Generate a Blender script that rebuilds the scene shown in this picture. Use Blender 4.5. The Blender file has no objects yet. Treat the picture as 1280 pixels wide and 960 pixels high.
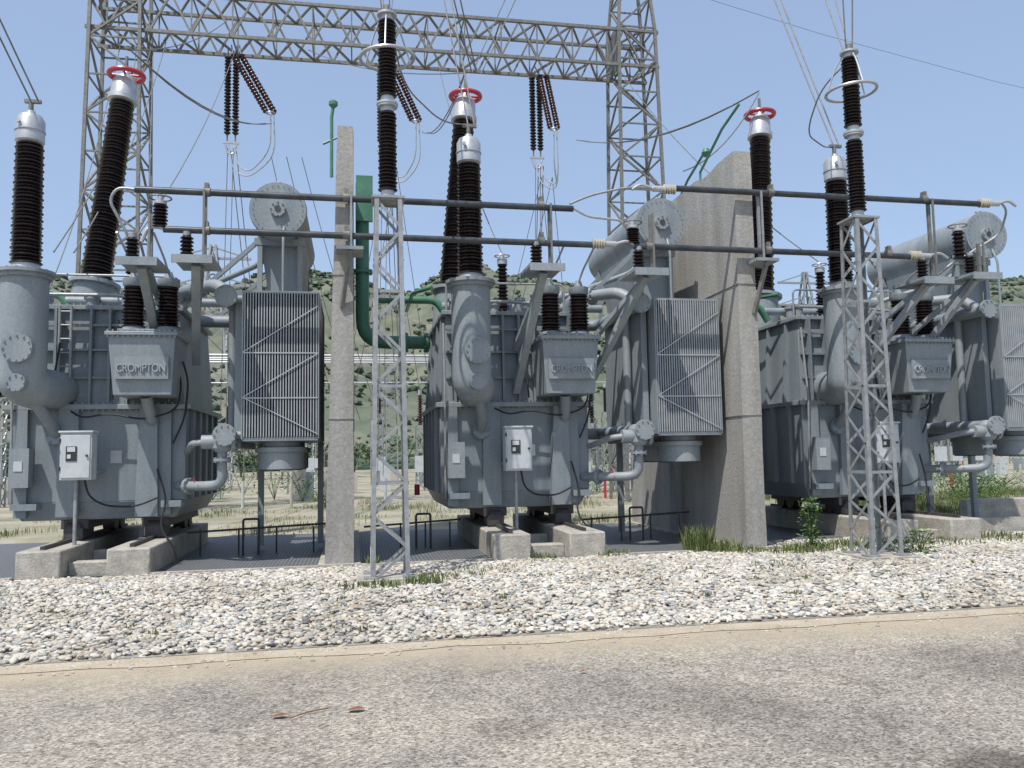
import bpy, math, random, bmesh
import numpy as np
from mathutils import Vector, Matrix, noise
random.seed(7)
R=math.radians
# ---------------------------------------------------------------- materials
def mat(name,col,rough=.5,metal=0.0,col2=None,scale=6.0,lo=.4,hi=.65,bump=0.0,bscale=40.0,streak=False,fine=0.0):
    m=bpy.data.materials.new(name);m.use_nodes=True;nt=m.node_tree;N=nt.nodes;L=nt.links
    b=N["Principled BSDF"];b.inputs["Roughness"].default_value=rough;b.inputs["Metallic"].default_value=metal
    b.inputs["Base Color"].default_value=(*col,1)
    tc=N.new("ShaderNodeTexCoord")
    out=None
    if col2:
        n=N.new("ShaderNodeTexNoise");n.inputs["Scale"].default_value=scale;n.inputs["Detail"].default_value=8;n.inputs["Roughness"].default_value=.65
        if streak:
            mp=N.new("ShaderNodeMapping");mp.inputs["Scale"].default_value=(1,1,.12);L.new(tc.outputs["Object"],mp.inputs[0]);L.new(mp.outputs[0],n.inputs["Vector"])
        else: L.new(tc.outputs["Object"],n.inputs["Vector"])
        r=N.new("ShaderNodeValToRGB");r.color_ramp.elements[0].position=lo;r.color_ramp.elements[1].position=hi
        r.color_ramp.elements[0].color=(*col,1);r.color_ramp.elements[1].color=(*col2,1)
        L.new(n.outputs["Fac"],r.inputs[0]);out=r.outputs[0]
    if fine>0:
        n2=N.new("ShaderNodeTexNoise");n2.inputs["Scale"].default_value=bscale;n2.inputs["Detail"].default_value=6
        L.new(tc.outputs["Object"],n2.inputs["Vector"])
        mx=N.new("ShaderNodeMix");mx.data_type='RGBA';mx.blend_type='OVERLAY';mx.inputs[0].default_value=fine
        if out: L.new(out,mx.inputs[6])
        else: mx.inputs[6].default_value=(*col,1)
        L.new(n2.outputs["Fac"],mx.inputs[7]);out=mx.outputs[2]
    if out: L.new(out,b.inputs["Base Color"])
    if bump>0:
        n3=N.new("ShaderNodeTexNoise");n3.inputs["Scale"].default_value=bscale;n3.inputs["Detail"].default_value=6
        L.new(tc.outputs["Object"],n3.inputs["Vector"])
        bp=N.new("ShaderNodeBump");bp.inputs["Strength"].default_value=bump;bp.inputs["Distance"].default_value=.02
        L.new(n3.outputs["Fac"],bp.inputs["Height"]);L.new(bp.outputs[0],b.inputs["Normal"])
    return m
GRAY=mat("tank_paint",(.165,.20,.222),.45,0,(.25,.28,.295),2.6,.32,.7,.05,30,True,.25)
GRAYD=mat("tank_paint_dusty",(.20,.235,.255),.5,0,(.30,.322,.33),3.2,.36,.7,.05,30,True,.28)
RAD=mat("radiator_paint",(.29,.32,.34),.45,0,(.38,.40,.41),5,.4,.7)
GALV=mat("galvanised_steel",(.25,.26,.265),.5,.3,(.37,.38,.375),9,.35,.65,.05,60)
GALVD=mat("weathered_steel",(.14,.14,.13),.6,.25,(.235,.23,.21),9,.35,.65)
ALU=mat("aluminium",(.44,.45,.46),.42,.45,(.54,.54,.54),8)
PORC=mat("brown_porcelain",(.012,.009,.010),.22,0,(.02,.014,.014),5)
PORCR=mat("red_brown_porcelain",(.06,.018,.02),.28,0,(.035,.012,.014),5)
BAR=mat("bus_tube",(.035,.04,.045),.4,.15,(.08,.09,.10),3,.4,.7,0,30)
CREAM=mat("cream_insulator",(.40,.37,.30),.5,0,(.5,.46,.38),8)
RED=mat("red_ring_paint",(.48,.03,.05),.35,0,(.38,.04,.06),5)
GREEN=mat("green_pipe_paint",(.055,.17,.10),.45,0,(.09,.23,.15),4)
WHITE=mat("box_paint",(.45,.48,.49),.45,0,(.55,.57,.57),4)
BLACK=mat("black_rubber",(.02,.02,.022),.6)
DARKS=mat("dark_steel",(.05,.05,.052),.6,.2,(.09,.08,.075),8)
GLASS=mat("display_glass",(.03,.04,.035),.1)
CONC=mat("blast_wall_concrete",(.23,.222,.205),.85,0,(.43,.415,.38),1.4,.3,.72,.35,25,True,.4)
CONC2=mat("plinth_concrete",(.29,.27,.23),.9,0,(.47,.44,.38),4,.35,.65,.5,30,False,.4)
RUST=mat("litter",(.22,.09,.04),.8)
PINK=mat("pink_litter",(.7,.08,.25),.5)
# ---------------------------------------------------------------- geometry kit
class Ob:
    def __init__(s,name,loc=(0,0,0)):
        s.name=name;s.loc=loc;s.p={};s.ch=[]
    def add(s,part,m,V,F,sm=False):
        key=part
        if key in s.p and s.p[key][2] is not m: key=part+"_"+m.name.split("_")[0]
        if key not in s.p: s.p[key]=[[],[],m,[]]
        P=s.p[key];o=len(P[0]);P[0].extend([tuple(v) for v in V]);P[1].extend([tuple(i+o for i in f) for f in F]);P[3].extend([sm]*len(F))
    def hexa(s,part,m,b,t):
        s.add(part,m,list(b)+list(t),[(3,2,1,0),(4,5,6,7),(0,1,5,4),(1,2,6,5),(2,3,7,6),(3,0,4,7)])
    def box(s,part,m,x0,x1,y0,y1,z0,z1):
        s.hexa(part,m,[(x0,y0,z0),(x1,y0,z0),(x1,y1,z0),(x0,y1,z0)],[(x0,y0,z1),(x1,y0,z1),(x1,y1,z1),(x0,y1,z1)])
    def beam(s,part,m,p,q,w,h=None):
        h=h or w;p=Vector(p);q=Vector(q);d=(q-p).normalized()
        u=Vector((0,0,1)) if abs(d.z)<.95 else Vector((0,1,0))
        a=d.cross(u).normalized()*w/2;b=a.cross(d).normalized()*h/2
        s.hexa(part,m,[p-a-b,p+a-b,p+a+b,p-a+b],[q-a-b,q+a-b,q+a+b,q-a+b])
    def lathe(s,part,m,p,q,prof,seg=20,cap=True,sm=True):
        p=Vector(p);q=Vector(q);d=(q-p).normalized();u=Vector((0,0,1)) if abs(d.z)<.95 else Vector((1,0,0))
        a=d.cross(u).normalized();b=d.cross(a)
        V=[];F=[]
        for t,r in prof:
            for i in range(seg):
                an=2*math.pi*i/seg;V.append(p+d*t+a*(r*math.cos(an))+b*(r*math.sin(an)))
        n=len(prof)
        for j in range(n-1):
            for i in range(seg):
                k=(i+1)%seg;F.append((j*seg+i,(j+1)*seg+i,(j+1)*seg+k,j*seg+k))
        if cap: F.append(tuple(range(seg)));F.append(tuple((n-1)*seg+i for i in reversed(range(seg))))
        s.add(part,m,V,F,sm)
    def cyl(s,part,m,p,q,r,r2=None,seg=16):
        l=(Vector(q)-Vector(p)).length;s.lathe(part,m,p,q,[(0,r),(l,r if r2 is None else r2)],seg)
    def insul(s,part,m,p,q,r,n,core=.62,r2=None,seg=20):
        l=(Vector(q)-Vector(p)).length;r2=r2 or r;pr=[]
        for i in range(n):
            t=l*i/n;h=l/n;rr=r+(r2-r)*i/n
            if i%2: rr*=.93
            pr+=[(t,rr*core),(t+h*.25,rr*.97),(t+h*.42,rr),(t+h*.95,rr*core*1.02)]
        pr.append((l,r2*core));s.lathe(part,m,p,q,pr,seg)
    def tube(s,part,m,pts,r,seg=10,bend=0,cap=True):
        P=[Vector(x) for x in pts]
        if bend>0:
            Q=[P[0]]
            for i in range(1,len(P)-1):
                a=(P[i-1]-P[i]);b=(P[i+1]-P[i]);l=min(bend,a.length*.49,b.length*.49);a=P[i]+a.normalized()*l;b=P[i]+b.normalized()*l
                for k in range(7):
                    t=k/6;Q.append(a*(1-t)**2+P[i]*2*t*(1-t)+b*t*t)
            Q.append(P[-1]);P=Q
        V=[];F=[];prev=None
        for i,c in enumerate(P):
            d=(P[min(i+1,len(P)-1)]-P[max(i-1,0)]).normalized()
            if prev is None:
                u=Vector((0,0,1)) if abs(d.z)<.9 else Vector((1,0,0));a=d.cross(u).normalized()
            else: a=(prev-d*prev.dot(d)).normalized()
            prev=a;b=d.cross(a)
            for k in range(seg):
                an=2*math.pi*k/seg;V.append(c+a*(r*math.cos(an))+b*(r*math.sin(an)))
        for j in range(len(P)-1):
            for i in range(seg):
                k=(i+1)%seg;F.append((j*seg+i,j*seg+k,(j+1)*seg+k,(j+1)*seg+i))
        if cap: F.append(tuple(reversed(range(seg))));F.append(tuple((len(P)-1)*seg+i for i in range(seg)))
        s.add(part,m,V,F,True)
    def ring(s,part,m,c,rad,r,n=32,tilt=0):
        pts=[(c[0]+rad*math.cos(2*math.pi*i/n),c[1]+rad*math.sin(2*math.pi*i/n),c[2]+tilt*math.cos(2*math.pi*i/n)) for i in range(n+1)]
        s.tube(part,m,pts,r,8,cap=False)
    def flange(s,part,m,p,q,r,nb=12,br=.016):
        s.cyl(part,m,p,q,r,seg=28);p=Vector(p);q=Vector(q);d=(q-p).normalized();u=Vector((0,0,1)) if abs(d.z)<.95 else Vector((1,0,0))
        a=d.cross(u).normalized();b=d.cross(a)
        for i in range(nb):
            an=2*math.pi*i/nb;c=a*(r*.87*math.cos(an))+b*(r*.87*math.sin(an));s.cyl(part,m,p+c-d*.02,q+c+d*.02,br,seg=6)
    def finish(s,bevel={}):
        e=bpy.data.objects.new(s.name,None);bpy.context.collection.objects.link(e);e.location=s.loc;e.empty_display_size=.3
        s.e=e;s.ch=[]
        for part,(V,F,m,S) in s.p.items():
            me=bpy.data.meshes.new(part);me.from_pydata(V,[],F);me.materials.append(m)
            me.polygons.foreach_set("use_smooth",S);me.set_sharp_from_angle(angle=R(38));me.update()
            o=bpy.data.objects.new(part,me);bpy.context.collection.objects.link(o);o.parent=e
            if part in bevel:
                b=o.modifiers.new("bevel","BEVEL");b.width=bevel[part];b.segments=2;b.limit_method='ANGLE'
            s.ch.append(o)
        return s
    def copy(s,loc):
        e=bpy.data.objects.new(s.name,None);bpy.context.collection.objects.link(e);e.location=loc
        for c in s.ch:
            o=c.copy();bpy.context.collection.objects.link(o);o.parent=e
        return e
def wirepts(p,q,sag=0.0,n=10,side=(0,0,0)):
    p=Vector(p);q=Vector(q);return [p.lerp(q,i/n)+Vector((side[0],side[1],side[2]-sag))*(4*(i/n)*(1-i/n)) for i in range(n+1)]

# ---------------------------------------------------------------- transformer
T=Ob("power_transformer",(2.2,0,0))
def tank_low(x0,x1,y0,y1):
    T.hexa("tank",GRAY,[(x0+.16,y0+.12,.72),(x1-.16,y0+.12,.72),(x1-.16,y1,.72),(x0+.16,y1,.72)],[(x0,y0,1.0),(x1,y0,1.0),(x1,y1,1.0),(x0,y1,1.0)])
    T.box("tank",GRAY,x0,x1,y0,y1,1.0,2.45)
tank_low(-1.22,1.38,2.9,5.9)
T.box("tank_flange",GRAYD,-1.29,1.46,2.80,6.0,2.45,2.53)
T.hexa("tank",GRAY,[(-1.16,3.0,2.53),(1.32,3.0,2.53),(1.32,5.9,2.53),(-1.16,5.9,2.53)],[(-1.08,3.12,4.08),(1.2,3.12,4.08),(1.2,5.85,4.08),(-1.08,5.85,4.08)])
T.box("tank_flange",GRAYD,-1.16,1.28,3.03,5.95,4.08,4.15)
for x in (-.95,-.62,-.1,.18,.45,.78,1.1):
    T.box("tank_ribs",GRAY,x-.02,x+.02,2.93,3.1,2.53,4.08)
for z in (2.95,3.4,3.8): T.box("tank_ribs",GRAY,-1.1,1.25,2.97,3.06,z,z+.035)
for x,w in ((-1.02,.09),(-.35,.16),(1.05,.13)):
    T.hexa("tank_ribs",GRAY,[(x-w,2.82,.78),(x+w,2.82,.78),(x+w,2.92,.78),(x-w,2.92,.78)],[(x-w*.9,2.8,2.45),(x+w*.9,2.8,2.45),(x+w*.9,2.92,2.45),(x-w*.9,2.92,2.45)])
T.hexa("tank_buttress",GRAYD,[(.66,2.74,.76),(1.0,2.74,.76),(1.0,2.92,.76),(.66,2.92,.76)],[(.72,2.68,2.45),(.98,2.68,2.45),(.98,2.92,2.45),(.72,2.92,2.45)])
for x in np.linspace(-1.2,1.38,26): T.cyl("bolts",GALV,(x,2.835,2.42),(x,2.835,2.56),.014,seg=6)
for x in np.linspace(-1.1,1.22,24): T.cyl("bolts",GALV,(x,3.06,4.06),(x,3.06,4.18),.014,seg=6)
for x in (-1.225,1.37):
    for y in (3.3,3.9,4.5,5.1,5.7): T.box("tank_ribs",GRAY,x-.06,x+.06,y-.05,y+.05,1.0,2.45)
for y in (3.5,4.2,4.9,5.6):
    T.hexa("tank_ribs",GRAY,[(-1.25,y-.03,2.53),(-1.1,y-.03,2.53),(-1.1,y+.03,2.53),(-1.25,y+.03,2.53)],[(-1.14,y-.03,4.08),(-1.0,y-.03,4.08),(-1.0,y+.03,4.08),(-1.14,y+.03,4.08)])
for x in (-.28,.91):
    T.box("bogies",DARKS,x-.2,x+.2,3.0,5.6,.58,.72)
    for y in (3.1,3.5,5.0,5.4):
        T.cyl("bogies",DARKS,(x-.1,y,.56),(x+.1,y,.56),.16,seg=20)
    T.box("bogies",DARKS,x-.14,x+.14,2.93,3.3,.42,.6)
T.box("jacking_pads",GRAY,-1.1,-.75,2.72,2.95,.9,1.0);T.box("jacking_pads",GRAY,1.05,1.35,2.72,2.95,.9,1.0)
hx=-.78;hy=2.1
T.lathe("hv_turret",GRAYD,(hx,hy,2.98),(hx,hy,4.5),[(0,.32),(1.38,.32),(1.38,.36),(1.5,.36)],32)
T.tube("hv_turret",GRAYD,[(hx,hy,3.05),(hx,hy,2.8),(hx+.12,hy+.3,2.74),(hx+.2,3.1,2.76)],.32,28,bend=.3)
T.lathe("hv_turret",GRAYD,(hx,hy,2.56),(hx,hy,2.98),[(0,.12),(.06,.24),(.16,.3),(.3,.32),(.4,.32)],28)
T.flange("hv_turret",GRAYD,(hx,hy,4.42),(hx,hy,4.47),.41,16)
T.flange("manholes",GRAYD,(hx+.05,hy-.40,3.28),(hx+.05,hy-.29,3.28),.21,12)
T.flange("manholes",GRAYD,(hx+.05,hy-.40,2.78),(hx+.05,hy-.22,2.78),.13,8)
T.tube("struts",GRAYD,[(hx+.1,2.15,2.62),(hx+.25,2.6,2.2),(hx+.25,2.95,2.0)],.085,14,bend=.15)
T.flange("struts",GRAYD,(hx+.25,2.8,2.05),(hx+.25,2.86,2.03),.15,6)
T.insul("hv_bushing",PORC,(hx,hy,4.58),(hx,hy,6.45),.225,34,.8,.2,24)
T.lathe("bushing_cap",ALU,(hx,hy,4.46),(hx,hy,4.62),[(0,.27),(.05,.27),(.06,.2),(.16,.18)],24)
T.lathe("bushing_cap",ALU,(hx,hy,6.43),(hx,hy,6.95),[(0,.15),(.04,.2),(.36,.2),(.44,.16),(.46,.07),(.52,.06)],24)
T.cyl("bushing_cap",ALU,(hx,hy,6.62),(hx,hy,6.64),.212,seg=24)
T.cyl("bushing_terminal",GALVD,(hx,hy,6.93),(hx,hy,7.12),.035);T.box("bushing_terminal",GALVD,hx-.09,hx+.14,hy-.03,hy+.03,7.08,7.13)
T.cyl("bushing_cap",ALU,(hx-.1,hy-.19,6.72),(hx-.1,hy-.23,6.72),.03)
b=[(.47,2.12,2.62),(1.3,2.12,2.62),(1.3,2.9,2.62),(.47,2.9,2.62)];t=[(.40,2.05,3.52),(1.36,2.05,3.52),(1.36,3.0,3.52),(.40,3.0,3.52)]
T.hexa("lv_box",GRAYD,b,t);T.box("lv_box",GRAYD,.36,1.4,2.0,3.05,3.52,3.58)
T.box("lv_box",GRAYD,.5,1.28,2.15,2.9,3.58,3.64)
for x in np.linspace(.4,1.36,14): T.cyl("bolts",GALV,(x,2.025,3.49),(x,2.025,3.61),.013,seg=6)
T.box("lv_box_cover",GRAYD,.50,1.27,2.035,2.09,2.86,3.2)
T.tube("struts",GRAYD,[(.87,2.45,2.62),(.9,2.6,2.3),(.92,2.95,2.15)],.09,14,bend=.15)
for x in (.65,1.16):
    T.lathe("lv_bushing",GRAYD,(x,2.5,3.6),(x,2.5,3.72),[(0,.22),(.05,.22),(.06,.17),(.12,.16)],24)
    T.insul("lv_bushing_porcelain",PORC,(x,2.5,3.7),(x,2.5,4.36),.175,12,.78,.165,24)
    T.lathe("lv_bushing",GRAYD,(x,2.5,4.35),(x,2.5,4.6),[(0,.15),(.03,.17),(.13,.17),(.15,.08),(.25,.05)],20)
    T.tube("connectors",ALU,[(x,2.5,4.55),(x,2.2,4.72),(x,1.45,4.95)],.018,8,bend=.2)
T.box("control_box",WHITE,-.24,.2,2.1,2.36,1.36,2.06);T.box("control_box",WHITE,-.26,.22,2.07,2.38,2.06,2.09)
T.box("control_box",WHITE,-.22,.18,2.085,2.1,1.39,2.03)
T.box("control_box_window",GLASS,-.15,-.0,2.075,2.09,1.64,1.86);T.box("control_box_panel",WHITE,-.13,-.02,2.068,2.078,1.78,1.85);T.box("control_box_panel",WHITE,-.13,-.08,2.068,2.078,1.68,1.74)
T.cyl("control_box_post",GALV,(-.05,2.25,0),(-.05,2.25,1.38),.028);T.box("control_box_post",GALV,-.2,.16,2.3,2.9,1.45,1.5)
T.cyl("control_box_lock",DARKS,(.14,2.08,1.72),(.14,2.06,1.72),.018)
for z in (1.5,1.92): T.cyl("control_box_lock",DARKS,(-.235,2.09,z),(-.235,2.09,z+.06),.012,seg=8)
T.box("marshalling_box",GRAYD,-1.12,-.84,2.62,2.8,1.25,1.85);T.box("name_plate",WHITE,-1.05,-.93,2.61,2.62,1.5,1.65)
T.box("name_plate",ALU,.25,.42,2.88,2.9,1.6,1.8)
for pts in ([(-.3,2.75,2.42),(-.1,2.6,2.3),(.3,2.6,2.38),(.8,2.55,2.26),(1.3,2.65,2.42),(1.35,2.65,2.9),(1.2,2.75,3.2)],
            [(.05,2.3,1.36),(.1,2.35,1.1),(.3,2.5,.95),(.7,2.6,.92),(1.0,2.7,1.05)],[(-.6,2.75,2.5),(-.55,2.7,2.9),(-.5,2.8,3.5)],
            [(1.0,2.66,1.5),(1.15,2.7,1.0),(1.05,2.6,.6),(1.3,2.5,.3),(1.35,2.5,.03)],[(.3,3.0,3.9),(.28,2.85,3.2),(.3,2.75,2.6)],
            [(1.35,2.7,3.2),(1.42,2.8,2.9),(1.38,2.78,2.3),(1.2,2.8,1.9)]):
    T.tube("hoses",BLACK,pts,.016,7,bend=.2)
for x in (-.55,-.38): T.cyl("tank_pipes",GALV,(x,2.9,2.55),(x,2.9,4.1),.022)
for z in np.arange(2.7,4.1,.22): T.cyl("tank_pipes",GALV,(-.55,2.9,z),(-.38,2.9,z),.014,seg=8)
T.tube("tank_pipes",GALV,[(-1.15,2.85,.9),(-1.15,2.75,2.6),(-1.15,2.9,3.9)],.02,8,bend=.1)
# radiators
rx0,rx1=2.36,3.48
for k in range(4):
    y0=2.0+k*.62;y1=y0+.48
    n=27
    for i in range(n):
        x=rx0+.02+(rx1-rx0-.04)*i/(n-1)
        T.hexa("radiator_fins",RAD,[(x-.009,y0,1.96),(x+.009,y0,1.96),(x+.009,y1,1.96),(x-.009,y1,1.96)],[(x-.009,y0,4.2),(x+.009,y0,4.2),(x+.009,y1,4.2),(x-.009,y1,4.2)])
    for z in (2.0,4.14):
        T.cyl("radiator_headers",GRAYD,(2.1,(y0+y1)/2,z),(rx1+.02,(y0+y1)/2,z),.06)
    if k==0:
        for z in (2.55,3.25):
            T.box("radiator_braces",ALU,rx0,rx1,y0-.012,y0-.002,z,z+.018)
        for (a,c) in (((rx0,3.27),(rx1,4.0)),((rx0,2.57),(rx1,2.0)),((rx1,3.25),(rx0,2.57)),):
            T.beam("radiator_braces",ALU,(a[0],y0-.018,a[1]),(c[0],y0-.018,c[1]),.008,.014)
    T.box("radiator_frame",GRAYD,rx0-.02,rx1+.02,y0+.01,y1-.01,4.2,4.235)
    T.box("radiator_frame",GRAYD,rx0-.022,rx0+.0,y0,y1,1.93,4.2);T.box("radiator_frame",GRAYD,rx1,rx1+.022,y0,y1,1.93,4.2)
    T.box("radiator_frame",GRAYD,rx0-.01,rx1+.01,y0+.02,y1-.02,1.9,1.955)
for z in (2.0,4.14): T.tube("main_headers",GRAYD,[(2.1,2.0,z),(2.1,4.5,z),(1.3,4.5,z)],.11,18,bend=.25)
for z in (2.0,4.14): T.flange("main_headers",GRAYD,(2.1,1.96,z),(2.1,2.01,z),.17,10)
T.tube("main_headers",GRAYD,[(2.1,2.8,4.1),(2.1,2.8,2.0)],.07,14)
T.box("radiator_frame",GRAYD,2.2,2.3,2.3,4.4,1.8,4.3)
T.tube("top_pipe",GRAYD,[(1.15,3.3,4.1),(1.2,3.2,4.42),(1.9,2.5,4.42),(2.1,2.3,4.2)],.1,16,bend=.2)
T.flange("top_pipe",GRAYD,(1.5,2.93,4.42),(1.54,2.89,4.42),.16,10)
for y in (2.5,3.6):
    T.lathe("fan_drums",GRAYD,(2.9,y,1.46),(2.9,y,1.9),[(0,.36),(.26,.36),(.27,.4),(.34,.4),(.36,.3),(.44,.3)],32)
    T.cyl("fan_guard",DARKS,(2.9,y,1.44),(2.9,y,1.47),.33,seg=28)
for x in (2.4,3.44):
    for y in (4.3,): T.box("radiator_frame",GRAYD,x-.05,x+.05,y-.05,y+.05,.1,1.95)
T.cyl("oil_pump",GRAYD,(1.75,2.15,1.9),(2.2,2.15,1.9),.11,seg=20);T.flange("oil_pump",GRAYD,(2.2,2.15,1.9),(2.25,2.15,1.9),.16,8)
T.lathe("oil_pump",GRAYD,(2.05,2.15,1.74),(2.05,2.15,2.1),[(0,.1),(.06,.15),(.28,.15),(.36,.08)],20)
T.tube("oil_pipe",GRAYD,[(2.05,2.15,1.8),(2.05,2.2,1.24),(1.75,2.35,1.22),(1.25,2.95,1.22)],.075,16,bend=.22)
T.flange("oil_pipe",GRAYD,(2.05,2.15,1.6),(2.05,2.15,1.64),.13,8);T.flange("oil_pipe",GRAYD,(1.5,2.65,1.22),(1.46,2.69,1.22),.13,8)
T.cyl("drain_valve",RED,(1.62,2.3,1.28),(1.62,2.3,1.36),.008)
T.tube("oil_pipe",GRAYD,[(1.4,2.9,1.75),(1.6,2.2,1.88),(1.8,2.15,1.9)],.05,12,bend=.2)
cx,cz=2.8,5.75
T.lathe("conservator",GRAYD,(cx,2.75,cz),(cx,6.0,cz),[(0,.40),(.02,.45),(.06,.47),(.08,.45),(3.2,.45),(3.25,.40)],40)
T.flange("conservator",GRAYD,(cx,2.66,cz),(cx,2.76,cz),.13,8);T.cyl("oil_gauge",DARKS,(cx,2.645,cz),(cx,2.66,cz),.05)
T.flange("conservator",GRAYD,(cx,2.72,cz),(cx,2.78,cz),.46,28,.007)
T.tube("conservator_pipes",GRAYD,[(cx+.1,2.72,cz-.3),(cx+.1,2.6,cz-.55),(cx+.1,2.6,4.3)],.022,8,bend=.1)
T.tube("conservator_pipes",GRAYD,[(cx-.1,3.4,cz-.4),(cx-.3,3.4,5.0),(1.2,4.2,4.6),(.3,4.4,4.5),(.2,4.4,4.1)],.05,12,bend=.3)
T.lathe("conservator_pipes",GRAYD,(1.3,4.1,4.64),(1.05,4.25,4.6),[(0,.11),(.29,.11)],16)
T.ring("lifting_eye",GALV,(cx,2.9,cz+.5),.05,.012,12)
for y in (3.2,5.5):
    for x in (cx-.33,cx+.33):
        T.beam("conservator_frame",GRAYD,(x,y,4.2),(x,y,cz-.28),.08)
    T.box("conservator_frame",GRAYD,cx-.42,cx+.42,y-.05,y+.05,cz-.5,cz-.38)
    T.beam("conservator_frame",GRAYD,(cx-.33,y,cz-.4),(1.2,y,4.15),.07)
T.hexa("conservator_frame",GRAYD,[(cx-.18,3.3,4.3),(cx+.3,3.3,4.3),(cx+.3,5.4,4.3),(cx-.18,5.4,4.3)],[(cx-.36,3.3,cz-.25),(cx+.38,3.3,cz-.25),(cx+.38,5.4,cz-.25),(cx-.36,5.4,cz-.25)])
p0=Vector((-.78,5.15,4.1));tip=Vector((-.33,5.62,9.35));d=(tip-p0).normalized()
T.cyl("rear_turret",GRAYD,p0,p0+d*.85,.36,seg=28);T.flange("rear_turret",GRAYD,p0+d*.8,p0+d*.86,.44,16)
T.insul("rear_bushing",PORC,p0+d*.95,p0+d*4.55,.29,54,.82,.225,24)
T.lathe("rear_bushing_cap",ALU,p0+d*4.52,p0+d*5.2,[(0,.2),(.03,.27),(.12,.27),(.14,.24),(.45,.22),(.55,.16),(.57,.08),(.66,.06)],26)
T.lathe("rear_bushing_cap",ALU,p0+d*.85,p0+d*.97,[(0,.3),(.12,.22)],24)
c=p0+d*5.12
T.ring("red_corona_ring",RED,c,.31,.05,28)
for a in (0,1.57,3.14,4.71): T.cyl("red_corona_ring",RED,c,c+Vector((.3*math.cos(a),.3*math.sin(a),0)),.022,seg=8)
T.cyl("rear_terminal",GALVD,c,c+Vector((0,0,.38)),.03)
for x,y,h in ((-.9,3.4,.3),(-.2,3.3,.22),(.3,3.5,.35),(-.5,4.4,.45),(.9,4.9,.4)):
    T.lathe("top_fittings",GRAYD,(x,y,4.12),(x,y,4.12+h),[(0,.13),(.03,.13),(.04,.09),(h-.06,.09),(h-.05,.12),(h,.12)],18)
T.tube("top_rails",GALV,[(-1.0,3.2,4.35),(.1,3.2,4.35),(1.0,3.25,4.3)],.03,8,bend=.1)
T.tube("top_rails",GALV,[(-1.05,3.3,4.15),(-1.05,3.3,4.7),(1.1,3.3,4.7),(1.1,3.3,4.15)],.02,8,bend=.1)
T.tube("top_fittings",GRAYD,[(-1.0,4.6,4.5),(1.1,4.6,4.5),(2.2,4.6,4.5)],.08,12,bend=.1)
T.insul("neutral_bushing",PORC,(.15,4.3,4.3),(.15,4.3,5.3),.12,14,.6,.1,20);T.lathe("neutral_cap",ALU,(.15,4.3,5.28),(.15,4.3,5.5),[(0,.1),(.1,.1),(.12,.05),(.22,.04)],16)
T.ring("neutral_cap",ALU,(.15,4.3,5.45),.14,.015,20)
T.tube("deluge_pipes",GREEN,[(-2.2,4.6,4.62),(-1.1,4.6,4.62),(-.9,4.6,4.3)],.075,12,bend=.15)
T.tube("deluge_pipes",GREEN,[(-1.6,5.8,4.62),(-1.6,3.9,4.62),(-1.3,3.4,4.62)],.035,12,bend=.15)
T.cyl("earth_drum",RED,(-1.5,4.6,.9),(-1.5,4.6,1.1),.05)
T.finish({"tank":.012,"lv_box":.01,"control_box":.008,"tank_flange":.006})
tx=bpy.data.curves.new("raised_lettering","FONT");tx.body="CROMPTON";tx.size=.175;tx.extrude=.018;tx.align_x='CENTER';tx.space_character=.92;tx.materials.append(RAD)
to=bpy.data.objects.new("raised_lettering",tx);bpy.context.collection.objects.link(to);to.parent=T.e;to.location=(.885,2.025,2.965);to.rotation_euler=(math.pi/2,0,0);to.scale=(.76,1,1);T.ch.append(to)
T.copy((-4.5,0,0));T.copy((8.9,0,0))

# ---------------------------------------------------------------- plinths
def plinth(cx):
    P=Ob("concrete_plinth",(cx,0,0))
    for x0,x1 in ((-.56,.02),(.62,1.2)):
        P.box("rail_beam",CONC2,x0,x1,1.45+random.uniform(-.05,.05),6.2,-.05,.40)
        P.box("rail",DARKS,(x0+x1)/2-.03,(x0+x1)/2+.03,1.6,6.0,.40,.45)
    P.box("cross_beam",CONC2,.02,.62,1.75,2.0,-.05,.2)
    P.box("cross_beam",CONC2,.02,.62,2.9,3.1,-.05,.25)
    P.finish({"rail_beam":.025,"cross_beam":.02})
for c in (-4.5,2.2,8.9): plinth(c)
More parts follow.
